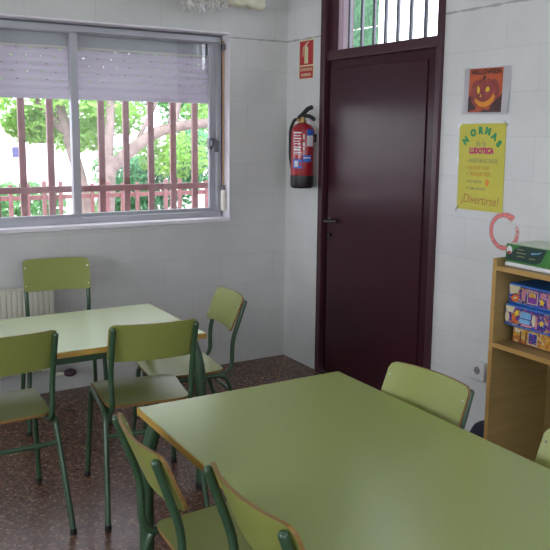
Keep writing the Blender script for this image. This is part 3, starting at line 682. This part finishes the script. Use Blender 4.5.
# ------------------------------------------------------------------ fire extinguisher
ex = thing('fire_extinguisher', 'red fire extinguisher hung on the white wall left of the door', 'fire extinguisher', (-0.092, -0.346, 1.207))
bm = bmesh.new(); rb = 0.072
lathe(bm, [(rb, 0.055), (rb+.001, 0.06), (rb+.001, 0.345), (rb-.004, 0.366), (rb-.018, 0.386), (0.03, 0.398), (0.02, 0.402)], seg=40); link_mesh('cylinder', bm, M['red'], ex, smooth=True)
bm = bmesh.new(); lathe(bm, [(rb-.008, -0.008), (rb, 0), (rb+.003, 0.01), (rb+.003, 0.072), (rb, 0.074)], seg=40); link_mesh('base_skirt', bm, M['black_metal'], ex, smooth=True)
bm = bmesh.new(); lathe(bm, [(0.017, 0.395), (0.021, 0.40), (0.021, 0.415), (0.016, 0.42), (0.016, 0.432), (0.018, 0.436)], seg=20); tube(bm, [(0.01, 0, 0.415), (-0.035, 0.012, 0.417)], 0.010, 12); link_mesh('valve', bm, M['brass'], ex, smooth=True)
hd = Vector((0.45, -0.89, 0)).normalized()   # handle points to the right of the picture
def hp(a, z): return (hd.x*a, hd.y*a, z)
bm = bmesh.new(); tube(bm, [hp(-0.03, 0.430), hp(0.0, 0.452), hp(0.035, 0.488), hp(0.066, 0.496)], 0.0145, 10, 0.03); tube(bm, [hp(-0.03, 0.430), hp(0.04, 0.448), hp(0.085, 0.418)], 0.0125, 10, 0.03); link_mesh('handle', bm, M['black_metal'], ex, smooth=True)
bm = bmesh.new(); tube(bm, [hp(-0.012, 0.42), hp(-0.06, 0.425), hp(-0.092, 0.36), hp(-0.090, 0.18), hp(-0.074, 0.10)], 0.0095, 12, 0.05); link_mesh('hose', bm, M['rubber'], ex, smooth=True)
bm = bmesh.new(); box(bm, 0.066, 0.092, -0.02, 0.02, 0.28, 0.33, 0.003); link_mesh('wall_bracket', bm, M['black_metal'], ex)
def wrap(name, a0, a1, z0, z1, mt, off=0.0016):
    bm = bmesh.new(); n = 10; A = []
    for k in range(n+1):
        a = R(a0+(a1-a0)*k/n); A.append([bm.verts.new(((rb+off+o_)*math.cos(a), (rb+off+o_)*math.sin(a), z)) for o_, z in ((0, z0), (0, z1), (-.0012, z1), (-.0012, z0))])
    for k in range(n):
        for j in range(4): bm.faces.new((A[k][j], A[k][(j+1) % 4], A[k+1][(j+1) % 4], A[k+1][j]))
    bm.faces.new(A[0]); bm.faces.new(A[-1][::-1]); return link_mesh(name, bm, mt, ex)
# camera sees the side around angle 237 degrees; left of it is smaller, right is larger
wrap('label', 186, 236, 0.118, 0.175, M['blue'])
wrap('label', 196, 216, 0.128, 0.165, M['white'], 0.0026); wrap('label', 221, 232, 0.132, 0.158, M['sign_red'], 0.0026)
wrap('label', 240, 284, 0.158, 0.20, M['blue']); wrap('label', 244, 280, 0.180, 0.188, M['white'], 0.0026)
wrap('label', 258, 300, 0.255, 0.36, M['white']); wrap('label', 258, 300, 0.322, 0.36, M['blue'], 0.0026)
for z0, z1, a0, a1 in ((0.335, 0.343, 190, 232), (0.318, 0.323, 190, 226), (0.300, 0.306, 190, 230), (0.284, 0.289, 190, 220), (0.268, 0.273, 194, 226), (0.246, 0.252, 190, 228), (0.228, 0.240, 190, 226), (0.214, 0.219, 192, 236), (0.204, 0.207, 192, 236), (0.30, 0.33, 240, 247), (0.26, 0.28, 239, 247), (0.235, 0.25, 240, 246)):
    wrap('printed_text', a0, a1, z0, z1, M['white'])

# ------------------------------------------------------------------ extinguisher sign
sg = thing('extinguisher_sign', 'small red and cream fire extinguisher sign on the wall above the extinguisher', 'sign')
wall_at(sg, -0.001, -0.236, 2.009); sg.scale = (0.97, 0.92, 1)
def rect(x0, x1, y0, y1, z0, z1): bm = bmesh.new(); box(bm, x0, x1, y0, y1, z0, z1); return bm
link_mesh('sign_plate', rect(-.086, .086, -.133, .133, 0, 0.0015), M['cream'], sg)
link_mesh('red_field', rect(-.080, .080, -.038, .124, 0.0015, 0.0020), M['sign_red'], sg)
link_mesh('text_field', rect(-.080, .080, -.128, -.048, 0.0015, 0.0020), M['sign_red'], sg)
bm = bmesh.new(); prism(bm, [(-.022, -.028), (.022, -.028), (.022, .07), (.014, .085), (-.014, .085), (-.022, .07)], .002, .0026); prism(bm, [(-.008, .085), (.008, .085), (.006, .10), (.03, .112), (.026, .118), (-.004, .110), (-.01, .10)], .002, .0026)
prism(bm, [(-.012, .10), (-.036, .085), (-.044, .06), (-.042, .02), (-.035, .02), (-.037, .058), (-.031, .078), (-.01, .092)], .002, .0026)
link_mesh('pictogram', bm, M['cream'], sg)
text_mesh('EXTINTOR DE', 0.027, M['cream'], parent=sg, loc=(0, -.070, .0024), xs=.80, bold=.0006)
text_mesh('INCENDIOS', 0.027, M['cream'], parent=sg, loc=(0, -.106, .0024), xs=.80, bold=.0006)

# ------------------------------------------------------------------ pumpkin poster
hp_ = thing('pumpkin_poster', 'white sheet with an orange HALLOWEEN pumpkin picture taped to the wall', 'poster')
wall_at(hp_, -0.002, -1.797, 1.752, R(-0.5))
bm = bmesh.new(); n = 16; G = []
for j in range(n+1):
    row = []
    for i in range(n+1):
        u, v = i/n, j/n; z = 0.0012+0.016*max(0, (u-.80)/.20)**1.5*max(0, 1-v*1.4)+0.012*max(0, (.12-u)/.12)**1.5*max(0, 1-v*1.6)
        row.append(bm.verts.new((-.146+.292*u, -.110+.220*v, z)))
    G.append(row)
for j in range(n):
    for i in range(n): bm.faces.new((G[j][i], G[j][i+1], G[j+1][i+1], G[j+1][i]))
bmesh.ops.solidify(bm, geom=bm.faces[:], thickness=0.0008)
link_mesh('paper_sheet', bm, M['paper'], hp_)
link_mesh('picture', rect(-.112, .100, -.100, .104, .0022, .0026), M['print_orange'], hp_)
bm = bmesh.new()
for cx, rx in ((-.060, .036), (-.028, .042), (.012, .042), (.048, .036)): prism(bm, ellipse(cx, -.010, rx, .062+.004*(rx > .038), 24), .0026, .0030+.0001*abs(cx))
pk = link_mesh('pumpkin', bm, M['pumpkin'], hp_)
bm = bmesh.new(); prism(bm, ellipse(-.048, .004, .0085, .019, 14, .1), .0034, .0038); prism(bm, ellipse(.010, .002, .013, .017, 14, -.2)[:9]+[(.010, -.006)], .0034, .0038); prism(bm, [(-.038, -.028), (-.026, -.028), (-.032, -.014)], .0034, .0038); link_mesh('eyes', bm, M['glow_yellow'], pk)
bm = bmesh.new(); outer = ellipse(-.008, -.020, .068, .056, 16, .12, R(195), R(345)); inner = ellipse(-.014, .000, .062, .052, 16, .12, R(212), R(338))[::-1]
prism(bm, outer+inner, .0034, .0038); link_mesh('mouth', bm, M['glow_amber'], pk)
bm = bmesh.new(); prism(bm, [(-.022, .052), (-.006, .052), (-.004, .068), (-.02, .070)], .0034, .0038); link_mesh('stem', bm, M['print_dark'], pk)
for poly in ([(-.112, -.100), (-.112, -.030), (-.098, -.020), (-.090, -.050), (-.075, -.066), (-.060, -.078), (-.064, -.088), (-.095, -.092)], [(.100, -.100), (.100, -.010), (.086, -.030), (.064, -.046), (.045, -.062), (.030, -.075), (.026, -.090), (-.010, -.088), (-.030, -.100)]):
    bm = bmesh.new(); prism(bm, poly, .0031, .0035); link_mesh('printed_shadow', bm, M['print_dark'], hp_)  # dark shadows within the printed picture, drawn as flat shapes in its lower corners
text_mesh('HALLOWEEN', 0.032, M['print_dark'], parent=hp_, loc=(-.006, .087, .0030), xs=.97, bold=.0012)

# ------------------------------------------------------------------ yellow rules poster
yp = thing('yellow_poster', 'yellow hand-lettered poster of rules taped to the wall', 'poster')
wall_at(yp, -0.002, -1.785, 1.391, R(0.6))
link_mesh('card', rect(-.149, .149, -.208, .208, 0, .001), M['poster_yellow'], yp)
for ch, cx, cy, ro in (('N', -.104, .126, 42), ('O', -.056, .163, 18), ('R', -.008, .174, 0), ('M', .038, .170, -14), ('A', .080, .146, -32), ('S', .108, .112, -44)):
    text_mesh(ch, .043, M['ink_green'], parent=yp, loc=(cx, cy, .0012), rot=R(ro), bold=.0035, name='letter')
text_mesh('de la', .040, M['ink_grey'], parent=yp, loc=(-.004, .113, .0012), xs=.85)
text_mesh('LUDOTECA', .036, M['ink_pink'], parent=yp, loc=(0, .078, .0012), xs=.82, bold=.0026)
for body, zz, mt, sz in (('RESPETAR A TODOS', .030, 'ink_grey', .030), ('RECOGER TODO', -.004, 'ink_orange', .025), ('TRABAJAR BIEN', -.033, 'ink_orange', .030), ('NO GRITAR', -.070, 'ink_grey', .024), ('Cuidar el material', -.102, 'ink_grey', .022)):
    text_mesh(body, sz, M[mt], parent=yp, loc=(-.074, zz, .0012), xs=.66, align='LEFT')
    bm = bmesh.new(); prism(bm, ellipse(-.086, zz, .004, .004, 8), .001, .0015); link_mesh('bullet', bm, M['ink_brown'], yp)
bm = bmesh.new(); prism(bm, ellipse(.045, -.072, .013, .016, 14), .001, .0015); link_mesh('smiley_sticker', bm, M['glow_amber'], yp)
text_mesh('\u00a1Divertirse!', .062, M['ink_brown'], parent=yp, loc=(0, -.158, .0012), xs=.86, rot=R(-2), shear=.15)
for cx, cy, r_ in ((-.147, .205, .7), (.146, .207, -.6), (-.148, -.207, .9), (-.151, .03, 1.57)):
    bm = bmesh.new(); box(bm, -.018, .018, -.007, .007, .0012, .0015); bmesh.ops.transform(bm, matrix=Matrix.Translation((cx, cy, 0)) @ Matrix.Rotation(r_, 4, 'Z'), verts=bm.verts[:]); link_mesh('tape', bm, M['tape'], yp)

# ------------------------------------------------------------------ spray ring
bm = bmesh.new(); lay = bm.verts.layers.float.new('cover'); N_ = 72; ring = []
prof = ((-1.6, 0), (-.6, .8), (0, 1.0), (.6, .8), (1.6, 0))
for k in range(N_+1):
    a = R(48+(388-48)*k/N_) ; th = 0.0105
    if k < 9: th = 0.017-0.0007*k
    fade = 1.0 if k < N_*.8 else max(.4, 1-(k-N_*.8)/(N_*.2)*.6)
    if N_*.72 < k < N_*.80: fade = .75
    row = []
    for o_, c_ in prof:
        rad = 1+o_*th/.086
        v = bm.verts.new((.080*rad*math.cos(a), .078*rad*math.sin(a), 0.0)); v[lay] = c_*fade*1.3 if 0 < k < N_ else 0; row.append(v)
    ring.append(row)
for k in range(N_):
    for j in range(4): bm.faces.new((ring[k][j], ring[k][j+1], ring[k+1][j+1], ring[k+1][j]))
rg = link_mesh('painted_ring', bm, M['spray']); wall_at(rg, -0.0015, -1.952, 1.100, R(0)); tag(rg, 'open ring of red spray paint on the white wall under the yellow poster', 'graffiti')

# ------------------------------------------------------------------ socket
so = thing('wall_socket', 'white round-hole electric socket low on the wall beside the bookcase', 'socket'); wall_at(so, -0.001, -1.850, 0.402)
bm = bmesh.new(); box(bm, -.043, .043, -.050, .046, 0, .022, .006, 3); link_mesh('socket_box', bm, M['white'], so, smooth=True)
bm = bmesh.new(); lathe(bm, [(.026, .0215), (.026, .024), (.022, .0245), (.020, .0225)], seg=24); link_mesh('socket_rim', bm, M['ivory'], so, smooth=True)
bm = bmesh.new(); lathe(bm, [(.0195, .0222), (.019, .0236)], seg=24); link_mesh('socket_well', bm, M['roof'], so)
bm = bmesh.new(); lathe(bm, [(.0035, .0236), (.0033, .0242)], (-.009, 0, 0), 10); lathe(bm, [(.0035, .0236), (.0033, .0242)], (.009, 0, 0), 10); link_mesh('pin_hole', bm, M['rubber'], so)

# ------------------------------------------------------------------ bookcase
bc = thing('bookcase', 'low beech bookcase standing against the door wall at the right edge', 'bookcase', (-0.1835, -2.68, 0))
X0, X1, Y0, Y1 = -0.1815, 0.1815, -0.445, 0.445
def panel(name, *a, edges=True):
    bm = bmesh.new(); box(bm, a[0]+.0012, *a[1:], bev=.0008); o = link_mesh(name, bm, M['shelf'], bc)
    bm = bmesh.new(); box(bm, a[0], a[0]+.0011, *a[2:]); link_mesh('edge_band', bm, M['shelf_edge'], o); return o
panel('side_panel', X0, X1, Y1-.020, Y1, 0, 1.044); panel('side_panel', X0, X1, Y0, Y0+.020, 0, 1.044)
panel('top_board', X0, X1-.01, Y0+.0205, Y1-.0205, 0.995, 1.015)
panel('shelf_board', X0, X1-.01, Y0+.0205, Y1-.0205, 0.670, 0.690)
panel('bottom_board', X0, X1-.01, Y0+.0205, Y1-.0205, 0.06, 0.08)
bm = bmesh.new(); box(bm, X0+.02, X0+.035, Y0+.0205, Y1-.0205, 0, .0595); link_mesh('plinth', bm, M['shelf'], bc)
bm = bmesh.new(); box(bm, X1-.009, X1-.002, Y0+.0205, Y1-.0205, 0.0, 1.04); link_mesh('back_board', bm, M['shelf'], bc)

# toy boxes on the middle shelf; local frame of each print: x along the box front, y up, z out
def toy_box(name, label, xf, ya, yb, z0, z1, body, front, depth=.24):
    cy = (ya+yb)/2
    t = thing(name, label, 'box', (xf+depth/2, cy, z0), 0, 'colourful boxes stacked in the bookcase')
    bm = bmesh.new(); box(bm, -depth/2, depth/2, -(yb-ya)/2, (yb-ya)/2, 0, z1-z0, .003); link_mesh('carton', bm, M[body], t)
    def P(nm, polys, mt, lift):
        bm = bmesh.new()
        for p in polys: prism(bm, p, lift, lift+.0004)
        bmesh.ops.transform(bm, matrix=Matrix.Translation((-depth/2, 0, (z1-z0)/2)) @ WALLM, verts=bm.verts[:]); return link_mesh(nm, bm, M[mt], t)
    hw, hh = (yb-ya)/2-.004, (z1-z0)/2-.007
    P('front_print', [[(-hw, -hh), (hw, -hh), (hw, hh), (-hw, hh)]], front, 0)
    return t, P, hw, hh
def star(cx, cy, r, n=5):
    return [(cx+(r if k % 2 == 0 else r*.45)*math.sin(math.pi*k/n), cy+(r if k % 2 == 0 else r*.45)*math.cos(math.pi*k/n)) for k in range(2*n)]
def quad(x0, x1, y0, y1, s=0): return [(x0, y0), (x1, y0), (x1+s, y1), (x0+s, y1)]
L = -.171
t, P, hw, hh = toy_box('toy_box', 'blue-edged toy box with an orange oval, topmost of the stack in the bookcase', -.290, -2.605, -2.262, .8555, .9385, 'box_blue', 'box_navy')
P('corner_flash', [[(L, hh), (L+.060, hh), (L+.045, .005), (L+.008, -.005)]], 'box_cream', .0005)
P('orange_oval', [ellipse(L+.035, -.018, .022, .014, 16, .35)], 'box_orange', .001)
P('oval_gap', [ellipse(L+.035, -.017, .010, .004, 10, .35)], 'box_cream', .0015)
P('figure_print', [ellipse(L+.078, .006, .012, .020, 10), ellipse(L+.088, .018, .006, .012, 8)], 'box_pink', .001)
P('picture_frame', [quad(L+.098, L+.150, -.028, .026)], 'box_cream', .001)
P('picture_print', [quad(L+.101, L+.147, -.025, .023)], 'box_purple', .0015)
P('picture_print', [quad(L+.106, L+.142, .0, .020)], 'box_amber', .002)
P('star_print', [star(L+.172, -.012, .017)], 'box_star', .001)
P('figure_print', [quad(L+.16, L+.19, .004, .026, .004), ellipse(L+.205, -.005, .010, .024, 10)], 'box_pink', .0009)
P('figure_print', [quad(L+.22, L+.30, -.02, .02)], 'box_sky', .0009)
t, P, hw, hh = toy_box('toy_box', 'blue-edged toy box jutting forward in the middle of the bookcase stack', -.312, -2.610, -2.268, .7655, .8545, 'box_blue', 'box_navy')
P('corner_flash', [[(L, hh), (L+.052, hh), (L+.040, .012), (L+.010, .012)]], 'box_cream', .0005)
P('figure_print', [ellipse(L+.012, -.010, .012, .022, 8), ellipse(L+.150, .0, .010, .026, 8)], 'box_cream', .001)
P('orange_print', [quad(L+.040, L+.060, -.024, .004, -.004), ellipse(L+.058, -.022, .012, .008, 10)], 'box_orange', .001)
P('yellow_print', [ellipse(L+.062, .014, .010, .012, 8), star(L+.190, -.004, .015)], 'box_star', .001)
P('sky_print', [quad(L+.082, L+.135, .000, .026), quad(L+.078, L+.13, -.022, -.004)], 'box_sky', .001)
P('pink_print', [quad(L+.09, L+.142, -.032, -.024), quad(L+.158, L+.168, -.03, .02)], 'box_pink', .0015)
t, P, hw, hh = toy_box('toy_box', 'amber and brown toy box at the bottom of the stack in the bookcase', -.288, -2.615, -2.292, .6905, .7645, 'box_brown', 'box_amber')
P('corner_flash', [[(L+.018, .025), (L+.066, .025), (L+.050, .010), (L+.024, .010)]], 'box_cream', .0005)
P('brown_print', [quad(L+.05, L+.056, -.03, .02), quad(L+.078, L+.084, -.03, .018)], 'box_brown', .001)
P('picture_frame', [quad(L+.092, L+.140, -.026, .024)], 'box_cream', .001)
P('picture_print', [quad(L+.095, L+.137, -.023, .021)], 'box_navy', .0015)

# green pack on top of the bookcase
pk = thing('green_pack', 'green and dark printed pack lying on top of the bookcase', 'box', (-0.235, -2.380, 1.0155))
bm = bmesh.new(); box(bm, -.095, .095, -.112, .112, .0175, .092, .003); link_mesh('carton', bm, M['pack_green'], pk)
bm = bmesh.new(); box(bm, -.097, .097, -.114, .114, .0, .0175, .005); tag(link_mesh('white_tray', bm, M['white'], pk), 'white strip along the bottom')
bm = bmesh.new(); box(bm, -.09, .09, -.107, .107, .0921, .0935); link_mesh('top_film', bm, M['pack_top'], pk)
def PG(nm, polys, mt, lift):
    bm = bmesh.new()
    for p in polys: prism(bm, p, lift, lift+.0004)
    bmesh.ops.transform(bm, matrix=Matrix.Translation((-.095, 0, .0575)) @ WALLM, verts=bm.verts[:]); link_mesh(nm, bm, M[mt], pk)
PG('dark_swoosh', [[(-.108, -.032), (.045, -.032), (.070, -.018), (.082, .005), (.096, .032), (-.028, .032), (-.05, .026), (-.072, .012), (-.085, -.004), (-.108, -.008)]], 'pack_dark', 0)
PG('round_badge', [ellipse(-.092, .010, .014, .017, 16)], 'white', .0005)
PG('badge_stripe', [ellipse(-.092, .000, .010, .006, 12)], 'sign_red', .001)
PG('blue_flash', [[(.02, .004), (.060, .012), (.072, .022), (.048, .014), (.02, .012)]], 'box_sky', .0005)
PG('printed_text', [quad(-.052, -.018, .016, .019), quad(-.056, -.006, .002, .005), quad(-.052, -.012, -.012, -.009), quad(.01, .04, -.014, -.011)], 'ink_grey', .0005)

# ------------------------------------------------------------------ bag on the floor
bg_ = thing('school_bag', 'dark navy bag slumped on the floor between the socket and the bookcase', 'bag', (-0.120, -2.068, 0))
bm = bmesh.new(); t = bmesh.new(); bmesh.ops.create_cube(t, size=1); bmesh.ops.subdivide_edges(t, edges=t.edges[:], cuts=7, use_grid_fill=True)
for v in t.verts:
    p = v.co*2; l = (abs(p.x)**3+abs(p.y)**3+abs(p.z)**3)**(1/3); p = p/l
    zz = (p.z+1)/2; k = 1-.25*zz+.02*math.sin(p.x*9+p.y*7)
    v.co = Vector((p.x*.09*k, p.y*.145*k, zz*.222+.004*math.sin(p.y*11)))
merge(bm, t); link_mesh('body', bm, M['navy'], bg_, smooth=True)
bm = bmesh.new(); box(bm, -.108, -.075, -.08, .08, .02, .11, .016, 3); link_mesh('front_pocket', bm, M['navy'], bg_, smooth=True)
bm = bmesh.new(); tube(bm, [(0, -.06, .20), (0, -.05, .225), (0, -.01, .225), (0, .0, .21)], .005, 8, .02); link_mesh('carry_loop', bm, M['navy'], bg_, smooth=True)

# ------------------------------------------------------------------ hanging paper decoration
hc = thing('paper_garland', 'cream paper roll with crumpled white crepe strips hanging high over the window', 'decoration', (-0.75, -0.22, 2.33))
bm = bmesh.new(); pts = []; rad = []
for k in range(24):
    x = -0.17+0.595*k/23; pts.append((x, .004*math.sin(k*1.7), 0.006*math.sin(k*1.1)+(.0 if k < 16 else -(k-16)*.0015)))
    rad.append(.036+.006*math.sin(k*2.3))
tube(bm, pts, 0, 14, radii=rad); link_mesh('paper_roll', bm, M['roll'], hc, smooth=True)
bm = bmesh.new(); tube(bm, [(.42, 0, -.012), (.452, 0, -.014)], .022, 12); link_mesh('roll_end', bm, M['alu'], hc, smooth=True)
bm = bmesh.new()
for k in range(60):
    x = random.uniform(-.13, .165); a0 = random.uniform(-.5, .5); y = -.03+random.uniform(-.025, .03)
    l = random.uniform(.045, .095)*(1.0 if x < .1 else .75); w_ = random.uniform(.010, .020); P0 = Vector((x, y, random.uniform(-.035, .015))); d_ = Vector((math.sin(a0), random.uniform(-.4, .4), -1.0)).normalized()
    side = Vector((math.cos(a0), random.uniform(-.8, .8), math.sin(a0)*.5)).normalized(); prev = None
    for s_ in range(6):
        tt = s_/5; c = P0+d_*l*tt*.85+Vector((.006*math.sin(tt*5+k), .010*math.sin(tt*7+k*2), 0)); ww = w_*math.sin(math.pi*(.15+.8*tt))
        sd = Matrix.Rotation(tt*1.6*math.sin(k), 3, d_) @ side
        cur = (bm.verts.new(c-sd*ww), bm.verts.new(c+sd*ww))
        if prev: bm.faces.new((prev[0], prev[1], cur[1], cur[0]))
        prev = cur
bmesh.ops.solidify(bm, geom=bm.faces[:], thickness=0.0006)
o = link_mesh('crepe_strips', bm, M['tissue'], hc, smooth=True)
for xx in (-.12, .36):
    bm = bmesh.new(); tube(bm, [(xx, 0, 0.03), (xx, 0, ZC-2.33)], .0015, 6); link_mesh('string', bm, M['string'], hc)
